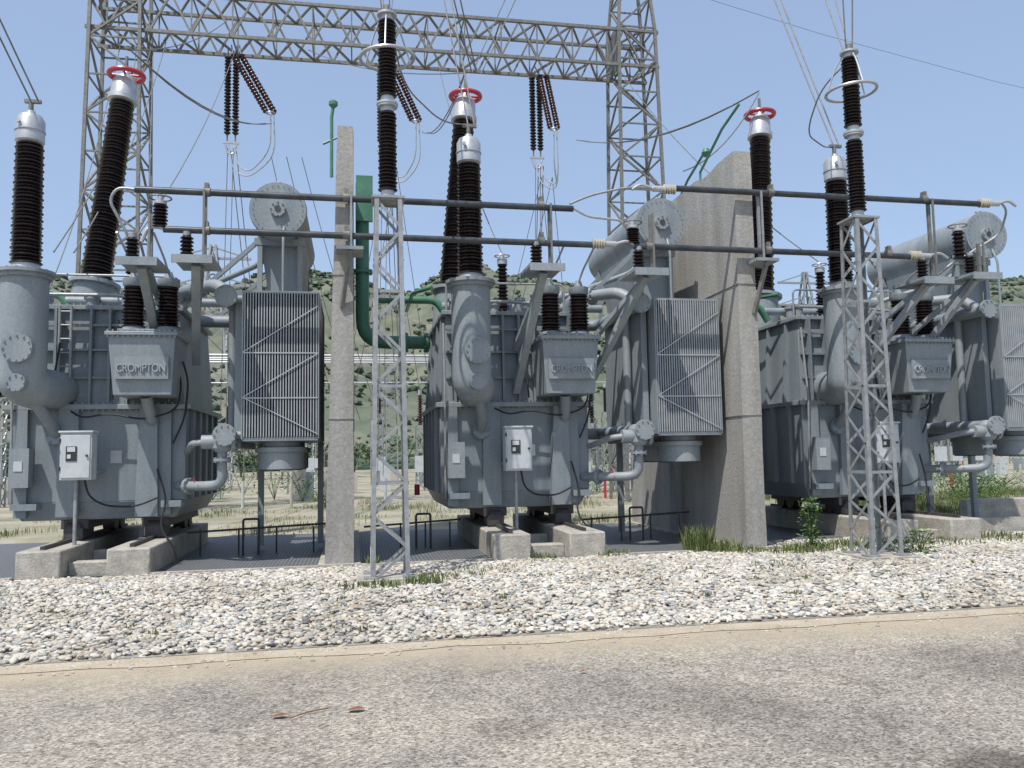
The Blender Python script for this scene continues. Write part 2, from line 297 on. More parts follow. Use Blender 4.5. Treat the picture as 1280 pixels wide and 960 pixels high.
# ---------------------------------------------------------------- blast walls
def wall(u,w0,w1,h):
    W=Ob("concrete_blast_wall",(u,0,0))
    ny,nz=18,22;V=[];F=[]
    def pt(i,j,side):
        y=1.5+5.7*i/ny;z=-.1+(h+.1)*j/nz;w=w0+(w1-w0)*j/nz
        x=(-w if side else 0)+.012*noise.noise(Vector((u*3+side*7,y*1.3,z*1.3)))
        if j==nz: z+=.03*noise.noise(Vector((y*2,u,3)))-(.04 if i in(3,4) else 0)
        yy=y+(.012*noise.noise(Vector((u*5,z*1.7,side))) if i in(0,ny) else 0)
        return (x,yy,z)
    for side in (0,1):
        for i in range(ny+1):
            for j in range(nz+1): V.append(pt(i,j,side))
    S=(ny+1)*(nz+1);ix=lambda s,i,j:s*S+i*(nz+1)+j
    for i in range(ny):
        for j in range(nz):
            F.append((ix(0,i,j),ix(0,i+1,j),ix(0,i+1,j+1),ix(0,i,j+1)));F.append((ix(1,i,j),ix(1,i,j+1),ix(1,i+1,j+1),ix(1,i+1,j)))
        F.append((ix(0,i,nz),ix(0,i+1,nz),ix(1,i+1,nz),ix(1,i,nz)))
    for j in range(nz):
        F.append((ix(0,0,j),ix(0,0,j+1),ix(1,0,j+1),ix(1,0,j)));F.append((ix(0,ny,j),ix(1,ny,j),ix(1,ny,j+1),ix(0,ny,j+1)))
    W.add("wall_slab",CONC,V,F)
    W.box("wall_footing",CONC2,-w0-.1,.1,1.4,7.3,-.1,.06)
    for z in (2.2,4.4):
        W.box("pour_lip",CONC,-w0*(1-z/h)-w1*z/h-.016,0.013,1.486,7.205,z,z+.009)
    W.finish()
wall(-.47,.42,.24,6.75);wall(6.16,.36,.30,6.68)
# ---------------------------------------------------------------- support columns
def column(u,v,h,ground=0):
    S=Ob("lattice_support_column",(u,v,0))
    a,b=.25,.18
    def cn(z,i): 
        w=a+(b-a)*min(1,z/h);s=((-1,-1),(1,-1),(1,1),(-1,1))[i%4];return (s[0]*w,s[1]*w,z)
    for i in range(4):
        p=Vector(cn(0,i));q=Vector(cn(h,i));s=((1,1),(-1,1),(-1,-1),(1,-1))[i]
        S.beam("legs",GALV,p,q,.008,.06);S.beam("legs",GALV,p+Vector((s[0]*.028,-s[1]*.026,0)),q+Vector((s[0]*.028,-s[1]*.026,0)),.056,.008)
    n=12
    for k in range(n):
        z0=h*k/n;z1=h*(k+1)/n
        for i in range(4):
            A=cn(z0,i);B=cn(z1,i+1)
            if (k+i//2)%2: A=cn(z0,i+1);B=cn(z1,i)
            A=Vector(A);B=Vector(B)
            fn=Vector(((0,-1,0),(1,0,0),(0,1,0),(-1,0,0))[i]);d=(B-A).normalized();e=d.cross(fn).normalized()*.02;f_=fn*.005
            S.hexa("bracing",GALV,[A-e-f_,A+e-f_,A+e+f_,A-e+f_],[B-e-f_,B+e-f_,B+e+f_,B-e+f_])
            if k%3==2: S.beam("bracing",GALV,cn(z1,i),cn(z1,i+1),.012,.04)
            S.box("bolts",GALVD,A.x-.012,A.x+.012,A.y-.012,A.y+.012,A.z-.012,A.z+.012)
    for i in range(4): 
        p=cn(0,i);S.box("base_plates",GALV,p[0]-.09,p[0]+.09,p[1]-.09,p[1]+.09,.06,.085)
    S.box("footing",CONC2,-.42,.42,-.42,.42,-.1,.06)
    S.box("top_plate",GALV,-.22,.22,-.22,.22,h,h+.03)
    z=h+.03
    for k,(l,r) in enumerate(((1.12,.135),(1.1,.135))):
        S.lathe("insulator_flange",ALU,(0,0,z),(0,0,z+.14),[(0,.15),(.03,.15),(.04,.09),(.14,.09)],20)
        S.insul("post_insulator",PORC,(0,0,z+.12),(0,0,z+.12+l),r,22,.74,r*.95,20)
        S.lathe("insulator_flange",ALU,(0,0,z+.1+l),(0,0,z+.22+l),[(0,.09),(.08,.09),(.09,.14),(.12,.14)],20)
        z+=l+.22
    S.cyl("terminal",GALVD,(0,0,z),(0,0,z+.12),.05)
    S.ring("grading_ring",ALU,(0,0,h+2.05),.37,.024,36,.02)
    for an in (0.4,2.5,4.6):
        S.tube("grading_ring",ALU,[(.37*math.cos(an),.37*math.sin(an),h+2.05),(.2*math.cos(an),.2*math.sin(an),h+2.5),(.06*math.cos(an),.06*math.sin(an),z)],.012,8,bend=.2)
    return S.finish()
column(0,0,5.1);column(7.12,0,5.08)
# ---------------------------------------------------------------- bus bars
def busbar(x0,x1,z,posts,ends):
    B=Ob("bus_bar",(0,0,0));v=1.4
    B.cyl("tube",BAR,(x0,v,z),(x1,v,z-.04),.05,seg=16)
    for x in posts: B.cyl("clamps",GALVD,(x-.05,v,z),(x+.05,v,z),.068,seg=14);B.box("clamps",GALVD,x-.03,x+.03,v-.05,v+.05,z+.03,z+.13)
    for x,s in ends:
        B.insul("end_insulator",CREAM,(x,v,z-.02),(x+.22*s,v,z-.02),.085,5,.6)
        B.cyl("end_fitting",ALU,(x+.22*s,v,z-.02),(x+.4*s,v,z-.02),.05);B.tube("end_fitting",ALU,[(x+.38*s,v,z-.02),(x+.6*s,v,z+.05),(x+.75*s,v,z-.05)],.025,8,bend=.1)
    B.finish()
busbar(-3.6,3.0,5.58,(-2.6,-.57,2.47),());busbar(4.75,10.5,5.95,(6.45,9.35),((4.75,-1),(10.45,1)))
busbar(-3.2,3.3,5.0,(-2.6,-.57,2.47),((3.3,1),));busbar(4.0,9.05,4.96,(4.26,6.35,8.6),((9.0,1),))
BL=Ob("bus_link",(0,0,0))
BL.tube("strap",ALU,[(3.0,1.4,5.55),(3.25,1.4,5.42),(3.8,1.4,5.38),(4.1,1.6,5.1)],.022,8,bend=.1)
BL.tube("strap",GALV,[(2.95,1.4,5.62),(3.3,1.4,5.78),(3.9,1.4,5.93),(4.4,1.4,5.95)],.02,8,bend=.2)
BL.tube("strap",GALV,[(-3.6,1.4,5.58),(-3.85,1.4,5.6),(-3.95,1.4,5.4),(-3.7,1.5,4.9),(-3.7,1.6,4.55)],.022,8,bend=.12)
BL.tube("strap",ALU,[(-3.1,1.4,5.0),(-3.4,1.4,5.05),(-3.5,1.4,4.8)],.03,8,bend=.12)
BL.tube("strap",GALV,[(10.9,1.4,5.95),(11.1,1.5,5.85),(11.2,1.8,5.5),(10.2,2.0,4.9)],.02,8,bend=.2)
BL.finish()
def bracket(u,zt,foot,second=None,up=5.6,post='a'):
    K=Ob("bus_support_bracket",(0,0,0))
    K.beam("arm",GRAYD,(foot[0],foot[1],foot[2]),(u,1.45,zt-.05),.13,.10)
    K.beam("arm",GRAYD,(foot[0],foot[1],foot[2]+.75),(u+.05,1.6,zt-.05),.10,.08)
    K.box("plate",GRAYD,u-.28,u+.28,1.12,2.0,zt-.03,zt+.02)
    K.box("plate",GRAYD,u-.28,u+.28,1.12,1.15,zt-.1,zt-.03)
    if post=='a':
        K.beam("post",GALVD,(u+.12,1.46,zt),(u+.12,1.46,up),.05);K.beam("post",GALVD,(u+.12,1.34,zt),(u+.12,1.34,up),.03)
    K.insul("post_insulator",PORC,(u-.12,1.4,zt+.02),(u-.12,1.4,zt+.36),.10,6,.6);K.cyl("post_cap",GALV,(u-.12,1.4,zt+.36),(u-.12,1.4,zt+.42),.06)
    K.finish({"arm":.008})
bracket(-2.75,4.55,(-3.0,3.0,3.2));bracket(-3.5,4.5,(-3.6,3.05,3.5),up=5.2)
bracket(2.5,4.56,(2.3,2.9,2.7));bracket(4.2,4.53,(3.55,2.9,2.7),up=5.5)
bracket(9.35,4.5,(8.5,2.9,2.6),up=5.95);bracket(10.3,4.6,(9.6,2.9,2.7),up=5.2)
K=Ob("wall_bus_bracket",(0,0,0))
for u,up in ((6.22,5.95),(-.52,5.6)):
    K.box("plate",GRAYD,u-.2,u+.2,1.15,1.7,4.72,4.77);K.beam("strut",GALVD,(u,1.2,4.72),(u-.12,1.48,3.9),.06)
    K.beam("post",GALV,(u+.02,1.46,4.77),(u+.02,1.46,up),.045);K.beam("post",GALV,(u+.02,1.33,4.77),(u+.02,1.33,up),.03)
K.finish()
for (x,z,h) in ((-3.25,5.02,.35),(10.0,4.9,.5),(4.0,5.0,.25)):
    I=Ob("pedestal_insulator",(x,1.42,0));I.insul("sheds",PORC,(0,0,z),(0,0,z+h),.11,7,.6);I.lathe("cap",ALU,(0,0,z+h),(0,0,z+h+.15),[(0,.09),(.05,.09),(.06,.04),(.15,.04)],16);I.ring("ring",GALVD,(0,0,z+h+.1),.15,.012,20);I.finish()
# ---------------------------------------------------------------- green pipes by wall
Gp=Ob("fire_water_pipe",(0,0,0))
Gp.tube("riser",GREEN,[(-.3,5,7.0),(-.3,5,3.85),(1.0,5,3.85)],.13,20,bend=.45)
Gp.flange("riser",GREEN,(.5,5,3.85),(.56,5,3.85),.2,10);Gp.flange("riser",GREEN,(.9,5,3.85),(.96,5,3.85),.2,10)
Gp.flange("riser",GREEN,(-.3,5,5.2),(-.3,5,5.26),.2,10)
Gp.box("valve_panel",GREEN,-.42,-.1,4.8,4.9,6.2,7.1)
Gp.tube("detector_line",GREEN,[(-.85,3.5,6.6),(-.85,3.5,7.7),(-.82,3.5,7.9)],.03,8);Gp.tube("detector_line",GREEN,[(-1.0,3.5,7.2),(-.7,3.5,7.35),(-.7,3.5,7.0)],.025,8)
Gp.lathe("detector_line",GREEN,(-.82,3.5,7.88),(-.82,3.5,8.02),[(0,.04),(.04,.08),(.1,.08),(.14,.03)],12)
Gp.tube("detector_line",GREEN,[(6.0,3.2,6.6),(6.0,3.2,6.9),(6.0,2.2,7.35),(6.1,1.7,7.6)],.025,8);Gp.tube("detector_line",GREEN,[(6.0,4.5,6.6),(6.0,3.8,6.95),(6.0,3.0,7.2)],.025,8)
Gp.lathe("detector_line",GREEN,(6.0,2.9,7.1),(6.0,2.9,7.25),[(0,.05),(.07,.09),(.15,.05)],12)
Gp.tube("riser",GREEN,[(6.5,5,.2),(6.5,5,3.85),(7.9,5,3.85)],.12,18,bend=.4)
Gp.finish()
# ---------------------------------------------------------------- gantry
Gn=Ob("steel_gantry",(0,17,0))
def lat(x0,y0,z0,x1,y1,z1,hw0,hw1,n,axis='z',m=GALVD,w=.09,part="tower"):
    def cn(t,i):
        s=((-1,-1),(1,-1),(1,1),(-1,1))[i%4];hw=hw0+(hw1-hw0)*t;c=Vector((x0,y0,z0)).lerp(Vector((x1,y1,z1)),t)
        return c+(Vector((s[0]*hw,s[1]*hw,0)) if axis=='z' else Vector((0,s[0]*hw,s[1]*hw)))
    for i in range(4): Gn.beam(part,m,cn(0,i),cn(1,i),w*1.15,w*1.15)
    for k in range(n):
        for i in range(4):
            A=cn(k/n,i);B=cn((k+1)/n,i+1)
            C=cn(k/n,i+1);D=cn((k+1)/n,i)
            if axis=='z':
                if (k+i)%2:A,B=C,D
                Gn.beam(part,m,A,B,.065,.065)
                Gn.beam(part,m,cn((k+1)/n,i),cn((k+1)/n,i+1),.05,.05)
            else:
                M_=(cn((k+.5)/n,i+1));Gn.beam(part,m,A,M_,.065,.065);Gn.beam(part,m,M_,D,.065,.065);Gn.beam(part,m,cn((k+.5)/n,i),M_,.045,.045)
lat(-8,0,0,-8,0,19,.95,.72,15);lat(9.6,0,0,9.6,0,17,.95,.68,14)
lat(9.6,0,17,9.6,0,23,.68,.15,5)
lat(-8.9,0,16.2,10.4,0,16.2,.66,.66,15,'x',part="cross_beam")
Gn.box("gusset_plates",GALVD,8.85,8.9,-.75,.75,15.4,17.0);Gn.finish()
def strings(x,dx,y=17):
    S=Ob("insulator_string",(0,0,0))
    for o in (-.12,.14):
        S.cyl("hardware",GALVD,(x+o,y,15.5),(x+o,y,15.15),.02);S.insul("discs",PORC,(x+o,y,15.15),(x+o,y,12.45),.12,24,.4,seg=12);S.cyl("hardware",GALVD,(x+o,y,12.45),(x+o,y,12.2),.025)
        S.insul("discs_strain",PORCR,(x+.2+o,y-.3,15.1),(x+dx+o,y-.8,12.95),.11,20,.4,seg=12);S.cyl("hardware",GALVD,(x+.2+o,y-.3,15.1),(x+.1+o,y,15.6),.02)
    S.box("yoke",ALU,x-.25,x+.27,y-.03,y+.03,12.15,12.22)
    S.tube("yoke",ALU,[(x-.2,y,12.2),(x-.1,y,11.8),(x+.1,y,11.8),(x+.2,y,12.2)],.03,8,bend=.1)
    S.tube("jumper",ALU,[(x-.1,y,12.2),(x+.1,y-.1,11.2),(x+.6,y-.3,10.9),(x+dx+.15,y-.7,11.5),(x+dx+.1,y-.8,12.9)],.024,8,bend=.6)
    S.tube("jumper",ALU,[(x+.1,y,12.2),(x+.25,y-.1,11.35),(x+.65,y-.3,11.1),(x+dx,y-.7,11.7),(x+dx,y-.8,12.9)],.024,8,bend=.6)
    S.ring("yoke",ALU,(x+dx,y-.8,12.95),.14,.02,16);S.finish()
strings(-4.5,1.35);strings(.55,1.05);strings(5.95,.45)
# ---------------------------------------------------------------- wires
W=Ob("overhead_conductor",(0,0,0));wm=GALVD
def wire(p,q,sag=0,r=.014,side=(0,0,0)): W.tube("conductors",wm,wirepts(p,q,sag,10,side),r,6)
for cx_,sx in ((-4.5,-4.5),(2.2,.6),(8.9,6.0)):
    c=(cx_-.33,5.62,9.75)
    for o in (0,.18): 
        wire(c,(sx+1.2+o,16.2,12.6),.5,.016)
        wire((cx_-.78+o*.6,2.1,7.1),(cx_-2.6+o,-1.5,12.5) if cx_<0 else (cx_-1.6+o,5.0,15.5),.1,.013)
        wire((sx+o,17,11.9),(sx+.6+o,22,2.5),.3,.016);wire((sx-.1+o,17,12),(sx-.3+o,17.3,1),.0,.014)
    wire((cx_+.15,4.3,5.5),(cx_+.2,16.8,15.5),.5,.013)
for x in (0,7.12):
    for o in (-.05,.05): wire((x+o,0,7.65),(x+.25+o*5,2.5,14),.0,.01);wire((x+o,0,7.65),(x-.5+o*5,-1.0,13.5),.0,.01)
W.tube("conductors",wm,[(7.07,0,7.6),(6.8,.3,7.3),(6.85,.9,6.8),(7.7,1.7,6.9),(8.1,2.1,7.12)],.012,6,bend=.5)
W.tube("conductors",wm,[(.05,0,7.6),(.25,.5,7.0),(.9,1.5,6.9),(1.38,2.1,7.12)],.012,6,bend=.5)
for o in (0,.5,1.0):
    wire((-8+o,17,15.4),(-6.5+o*2,6,4.3),.8,.014);wire((-3.2+o,17,11.8),(-1.0+o*1.5,20,3),.4,.014)
wire((2.0,5.6,9.7),(-1.5,-3,15.5),0,.014);wire((2.1,5.6,9.7),(-1.2,-3,15.5),0,.014)
wire((2.0,5.6,9.7),(8,10,24),0,.012);wire((2.2,5.6,9.7),(8.4,10,24),0,.012)
wire((8.57,5.62,9.7),(6.0,4,7.2),.3,.014);wire((-30,27,38),(120,52,30),6,.014)
wire((-4.83,5.62,9.7),(-4.6,17,16.5),.3);wire((1.9,5.6,9.7),(-2.0,17,15.6),.3);wire((-7,17,15.5),(-5.2,3,5),.6);wire((-6.6,17,15.5),(-4.9,3,5),.6)
for x in (.6,1.0,6.1,6.5): wire((x,17,11.5),(x-1.6,21,3.5),.2,.013);wire((x,17,11.5),(x+1.4,20,3.8),.2,.013)
W.finish()
# ---------------------------------------------------------------- grass and plants
def leafmat(n,a,b):
    m=bpy.data.materials.new(n);m.use_nodes=True;N=m.node_tree.nodes;L=m.node_tree.links;b_=N["Principled BSDF"];b_.inputs["Roughness"].default_value=.6
    g=N.new("ShaderNodeNewGeometry");r=N.new("ShaderNodeValToRGB");r.color_ramp.elements[0].color=(*a,1);r.color_ramp.elements[1].color=(*b,1)
    L.new(g.outputs["Random Per Island"],r.inputs[0]);L.new(r.outputs[0],b_.inputs["Base Color"])
    return m
LEAF=leafmat("leaf_green",(.03,.08,.015),(.11,.19,.04));GRS=leafmat("grass_blades",(.05,.09,.02),(.19,.21,.07));DRY=leafmat("dry_grass",(.13,.14,.05),(.38,.34,.19))
HILLSH=leafmat("hill_bushes",(.038,.062,.034),(.095,.125,.07));TREEL=leafmat("tree_leaves",(.03,.065,.022),(.10,.15,.05))
def tuft(ob,part,m,x,y,z,n,rad,h):
    V=[];F=[]
    for i in range(n):
        a=random.uniform(0,6.28);rr=rad*math.sqrt(random.random());bx=x+rr*math.cos(a);by=y+rr*math.sin(a);hh=h*random.uniform(.4,1)
        t=random.uniform(0,6.28);lx=math.cos(t)*hh*random.uniform(.1,.55);ly=math.sin(t)*hh*random.uniform(.1,.55);w=random.uniform(.004,.009);wx=-math.sin(t)*w;wy=math.cos(t)*w
        o=len(V);V+=[(bx-wx,by-wy,z),(bx+wx,by+wy,z),(bx+lx*.4+wx,by+ly*.4+wy,z+hh*.6),(bx+lx*.4-wx,by+ly*.4-wy,z+hh*.6),(bx+lx,by+ly,z+hh)]
        F+=[(o,o+1,o+2,o+3),(o+3,o+2,o+4)]
    ob.add(part,m,V,F)
def leafy(ob,x,y,h,rad,n,ls=1,m=None,z0=0):
    m=m or LEAF
    for s in range(7):
        a=random.uniform(0,6.28);ob.tube("stems",m,[(x,y,z0),(x+.3*rad*math.cos(a),y+.3*rad*math.sin(a),z0+h*.5),(x+rad*.8*math.cos(a),y+rad*.8*math.sin(a),z0+h*random.uniform(.7,1))],.006*ls,5)
    cl=[(random.uniform(-.6,.6)*rad,random.uniform(-.6,.6)*rad,random.uniform(.3,.9)*h) for _ in range(6)]
    V=[];F=[]
    for i in range(n):
        if ls>1:
            q=random.choice(cl);c=Vector((x+q[0]+random.gauss(0,.28)*rad,y+q[1]+random.gauss(0,.28)*rad,max(z0+.1,z0+q[2]+random.gauss(0,.14)*h)))
        else:
            a=random.uniform(0,6.28);zz=h*random.uniform(.1,1);rr=rad*math.sqrt(random.random())*(1.1-.4*zz/h);c=Vector((x+rr*math.cos(a),y+rr*math.sin(a),zz))
        s=random.uniform(.02,.05)*ls;d=Vector((random.uniform(-1,1),random.uniform(-1,1),random.uniform(-.4,.5))).normalized()*s;e=d.cross(Vector((random.uniform(-.5,.5),random.uniform(-.5,.5),1))).normalized()*s*.5
        o=len(V);V+=[c-d,c+e,c+d,c-e];F.append((o,o+1,o+2,o+3))
    ob.add("leaves",m,V,F)
for x,y,h,r_,n in ((6.75,1.15,.85,.22,330),(8.0,.2,.4,.25,200),(7.7,.4,.25,.3,150)):
    s=Ob("leafy_weed",(0,0,0));leafy(s,x,y,h,r_,n);s.finish()
g=Ob("grass",(0,0,0))
for x,y,n,r_,h in ((-.1,-.75,120,.25,.10),(.4,-.55,180,.25,.12),(-.45,-.7,80,.2,.08),(.6,-.2,100,.3,.08),(5.0,1.55,380,.25,.45),(5.3,1.35,200,.3,.25),(5.6,1.2,200,.35,.12),(3.5,1.5,120,.3,.1),
                   (6.6,1.0,300,.4,.14),(7.3,1.2,250,.5,.12),(7.9,1.4,250,.6,.12),(9.2,1.3,200,.6,.1),(6.2,.9,200,.4,.1),(10.5,1.6,300,.7,.13),(1.3,.4,100,.5,.07),(5.2,-.6,60,.4,.07),(2.4,1.4,100,.2,.1),(-.2,1.5,100,.1,.15)):
    tuft(g,"blades",GRS,x,y,.03,n,r_,h)
for i in range(50):
    tuft(g,"blades",GRS,random.uniform(-6,12),random.uniform(-3.6,1),.03,10,.05,.06)
for i in range(420):
    x=random.uniform(-9,15);y=random.uniform(7.6,20)
    if noise.noise(Vector((x*.4,y*.4,2)))<-.08: continue
    tuft(g,"field_blades",DRY if random.random()<.55 else GRS,x,y,0,36,.5,random.choice((.08,.13,.22)))
for i in range(260):
    x=random.uniform(12.5,24);y=random.uniform(5.8,16);tuft(g,"field_blades",GRS,x,y,0,45,.5,.3)
g.finish()
hd=Ob("shrubs",(0,0,0))
for i in range(44):
    leafy(hd,random.uniform(13,30),random.uniform(7,13),random.uniform(.5,1.2),.8,260,1.2)
for i in range(26):
    leafy(hd,random.uniform(-12,14),random.uniform(16,34),random.uniform(.6,1.3),.9,160,1.8)
hd.finish()
dt=Ob("distant_trees",(0,0,0))
for i in range(95):
    x=random.uniform(-50,140);y=random.uniform(64,100);hh=random.uniform(2,4.5);dt.tube("trunks",DARKS,[(x,y,0),(x+.1,y,hh*.5)],.12,6)
    leafy(dt,x,y,hh,hh*.6,190,7,TREEL,.4)
dt.finish()
Rl=Ob("low_pipe_rail",(0,0,0))
for a,b_ in ((-3.2,-.95),(-.3,1.4),(3.6,5.7)):
    Rl.tube("rail",DARKS,[(a,3.6,.42),(b_,3.6,.5)],.018,8);
    for x in np.linspace(a+.2,b_-.2,4): Rl.cyl("rail",DARKS,(x,3.6,0),(x,3.6,.46),.015,seg=8)
    Rl.tube("rail",DARKS,[(a+.9,3.5,0),(a+.9,3.5,.62),(a+1.15,3.5,.62),(a+1.15,3.5,0)],.02,8,bend=.04)
Rl.finish()
# ---------------------------------------------------------------- background switchyard
D=Ob("distant_switchyard",(0,0,0))
def pole(x,y,h,w=.22,m=GALV):
    for i in range(4):
        s=((-1,-1),(1,-1),(1,1),(-1,1))[i];t=((-1,-1),(1,-1),(1,1),(-1,1))[(i+1)%4]
        D.beam("poles",m,(x+s[0]*w,y+s[1]*w,0),(x+s[0]*w*.8,y+s[1]*w*.8,h),.06)
        n=int(h/.6)
        for k in range(n): D.beam("poles",m,(x+s[0]*w,y+s[1]*w,h*k/n),(x+t[0]*w,y+t[1]*w,h*(k+1)/n),.035)
for i in range(70):
    y=random.choice((24,30,38,46,60));x=random.uniform(-14,34)*(y/24);h=random.choice((2.6,3.2,4.2,5.0));pole(x,y,h)
    z=h
    D.insul("insulators",PORC if i%3 else PORCR,(x,y,z),(x,y,z+1.5),.13,12,.5,seg=10);D.cyl("caps",ALU,(x,y,z+1.5),(x,y,z+1.75),.09,seg=10)
    if i%2: D.box("mechanism_boxes",WHITE,x-.3,x+.3,y-.5,y-.25,.9,1.7)
for y,z in ((24,5.9),(30,6.4),(38,7.2),(46,8.4),(60,8)):
    D.cyl("buses",ALU,(-60,y,z),(90,y,z),.06,seg=8)
for x,y in ((-16,46),(2,46),(20,46),(38,46),(56,46),(-12,30),(44,30),(30,60),(66,60),(8,60)):
    pole(x,y,9 if y>40 else 6.5,.4)
for i in range(60):
    x=random.uniform(-20,50);y=random.uniform(20,45);D.box("kiosks",(WHITE,GRAYD,CREAM)[i%3],x,x+.5,y,y+.4,0,random.uniform(.7,1.4))
for i in range(60):
    x=-25+i*1.6;D.cyl("marker_posts",(RED,WHITE,CREAM)[i%3],(x,18.5,0),(x,18.5,.9),.05,seg=8)
for i in range(110):
    x=-80+i*2.2;D.cyl("fence_posts",GALVD,(x,62,0),(x,62,2.6),.06,seg=6)
for z in (.3,.9,1.5,2.1,2.5): D.box("fence_wires",GALVD,-80,160,61.98,62.02,z,z+.03)
D.finish()
def pylon(x,y,h):
    P=Ob("transmission_pylon",(x,y,0));w=h*.12
    for i in range(4):
        s=((-1,-1),(1,-1),(1,1),(-1,1))[i];t=((-1,-1),(1,-1),(1,1),(-1,1))[(i+1)%4]
        P.beam("legs",GALV,(s[0]*w,s[1]*w,0),(s[0]*.3,s[1]*.3,h),h*.008)
        for k in range(8):
            f=1-k/8*.9;g_=1-(k+1)/8*.9;P.beam("legs",GALV,(s[0]*w*f,s[1]*w*f,h*k/8),(t[0]*w*g_,t[1]*w*g_,h*(k+1)/8),h*.005)
    for z in (.7,.82,.94):
        P.beam("arms",GALV,(-h*.16,0,h*z),(h*.16,0,h*z),h*.01);P.beam("arms",GALV,(-h*.16,0,h*z),(0,0,h*(z+.05)),h*.006);P.beam("arms",GALV,(h*.16,0,h*z),(0,0,h*(z+.05)),h*.006)
    P.finish()
pylon(-20,110,32);pylon(165,190,50);pylon(100,160,42);pylon(38,150,36)
# ---------------------------------------------------------------- ground sheets
def sheet(name,x0,x1,y0,y1,z,m,nx=1,ny=1):
    V=[];F=[]
    for j in range(ny+1):
        for i in range(nx+1): V.append((x0+(x1-x0)*i/nx,y0+(y1-y0)*j/ny,z))
    for j in range(ny):
        for i in range(nx): a=j*(nx+1)+i;F.append((a,a+1,a+nx+2,a+nx+1))
    me=bpy.data.meshes.new(name);me.from_pydata(V,[],F);me.materials.append(m);o=bpy.data.objects.new(name,me);bpy.context.collection.objects.link(o);return o
DIRT=mat("dry_field_soil",(.17,.175,.09),.95,0,(.38,.34,.26),.35,.34,.58,.3,8,False,.3)
sheet("ground",-1500,1500,-300,1500,-.012,DIRT)
def roadmat():
    m=bpy.data.materials.new("worn_chip_seal");m.use_nodes=True;N=m.node_tree.nodes;L=m.node_tree.links;b=N["Principled BSDF"];b.inputs["Roughness"].default_value=.92
    tc=N.new("ShaderNodeTexCoord")
    def noise_(sc,det=6,ro=.6):
        n=N.new("ShaderNodeTexNoise");n.inputs["Scale"].default_value=sc;n.inputs["Detail"].default_value=det;n.inputs["Roughness"].default_value=ro;L.new(tc.outputs["Object"],n.inputs["Vector"]);return n
    def mul(a,c,fac=1):
        mx=N.new("ShaderNodeMix");mx.data_type='RGBA';mx.blend_type='MULTIPLY';mx.inputs[0].default_value=fac;L.new(a,mx.inputs[6]);L.new(c,mx.inputs[7]);return mx.outputs[2]
    def ramp(src,st):
        r=N.new("ShaderNodeValToRGB");e=r.color_ramp.elements;e[0].position=st[0][0];e[0].color=(*st[0][1],1);e[1].position=st[-1][0];e[1].color=(*st[-1][1],1)
        for p,c in st[1:-1]: e.new(p).color=(*c,1)
        L.new(src,r.inputs[0]);return r.outputs[0]
    v=N.new("ShaderNodeTexVoronoi");v.inputs["Scale"].default_value=70;L.new(tc.outputs["Object"],v.inputs["Vector"])
    sp=N.new("ShaderNodeSeparateColor");L.new(v.outputs["Color"],sp.inputs[0])
    base=ramp(sp.outputs[0],[(0,(.13,.118,.10)),(.25,(.27,.245,.205)),(.7,(.40,.362,.305)),(1,(.56,.52,.45))])
    base=mul(base,ramp(noise_(.55,8,.62).outputs["Fac"],[(.34,(.66,.65,.65)),(.5,(.92,.91,.89)),(.66,(1.12,1.09,1.04))]))
    base=mul(base,ramp(noise_(9,6,.7).outputs["Fac"],[(.3,(.72,.71,.70)),(.6,(1.05,1.05,1.04))]))
    nz=noise_(1.7,5);mpx=N.new("ShaderNodeMix");mpx.data_type='RGBA';mpx.inputs[0].default_value=.45;L.new(tc.outputs["Object"],mpx.inputs[6]);L.new(nz.outputs["Color"],mpx.inputs[7])
    vc=N.new("ShaderNodeTexVoronoi");vc.feature='DISTANCE_TO_EDGE';vc.inputs["Scale"].default_value=.5;L.new(mpx.outputs[2],vc.inputs["Vector"])
    cr=ramp(vc.outputs["Distance"],[(0,(.42,.40,.38)),(.004,(.6,.58,.56)),(.009,(1,1,1))])
    base=mul(base,cr,.45)
    s=N.new("ShaderNodeSeparateXYZ");L.new(tc.outputs["Object"],s.inputs[0])
    for px,py,rd,fc in ((2.75,-7.5,.34,.9),(-2.2,-7.3,.5,.35),(1.9,-6.2,.6,.35),(4.2,-5.6,.7,.35),(.45,-6.3,.3,.4)):
        vm=N.new("ShaderNodeVectorMath");vm.operation='DISTANCE';ad2=N.new("ShaderNodeVectorMath");ad2.operation='MULTIPLY_ADD';ad2.inputs[1].default_value=(.5,.5,0)
        L.new(noise_(4,5).outputs["Color"],ad2.inputs[0]);L.new(tc.outputs["Object"],ad2.inputs[2]);L.new(ad2.outputs[0],vm.inputs[0]);vm.inputs[1].default_value=(px+.25,py+.25,0)
        base=mul(base,ramp(vm.outputs["Value"],[(rd*.5,(.42,.40,.38)),(rd,(1,1,1))]),fc)
    ad=N.new("ShaderNodeMath");ad.operation='MULTIPLY_ADD';ad.inputs[1].default_value=1.5;L.new(noise_(1.6,7,.65).outputs["Fac"],ad.inputs[0]);L.new(s.outputs["Y"],ad.inputs[2])
    mr=N.new("ShaderNodeMapRange");mr.inputs["From Min"].default_value=-4.3;mr.inputs["From Max"].default_value=-3.2;L.new(ad.outputs[0],mr.inputs["Value"])
    m2=N.new("ShaderNodeMix");m2.data_type='RGBA';L.new(mr.outputs[0],m2.inputs[0]);L.new(base,m2.inputs[6]);m2.inputs[7].default_value=(.43,.355,.25,1);L.new(m2.outputs[2],b.inputs["Base Color"])
    bp=N.new("ShaderNodeBump");bp.inputs["Strength"].default_value=.7;bp.inputs["Distance"].default_value=.008;L.new(v.outputs["Distance"],bp.inputs["Height"]);L.new(bp.outputs[0],b.inputs["Normal"])
    return m
sheet("road",-60,60,-13,-4.0,-.006,roadmat())
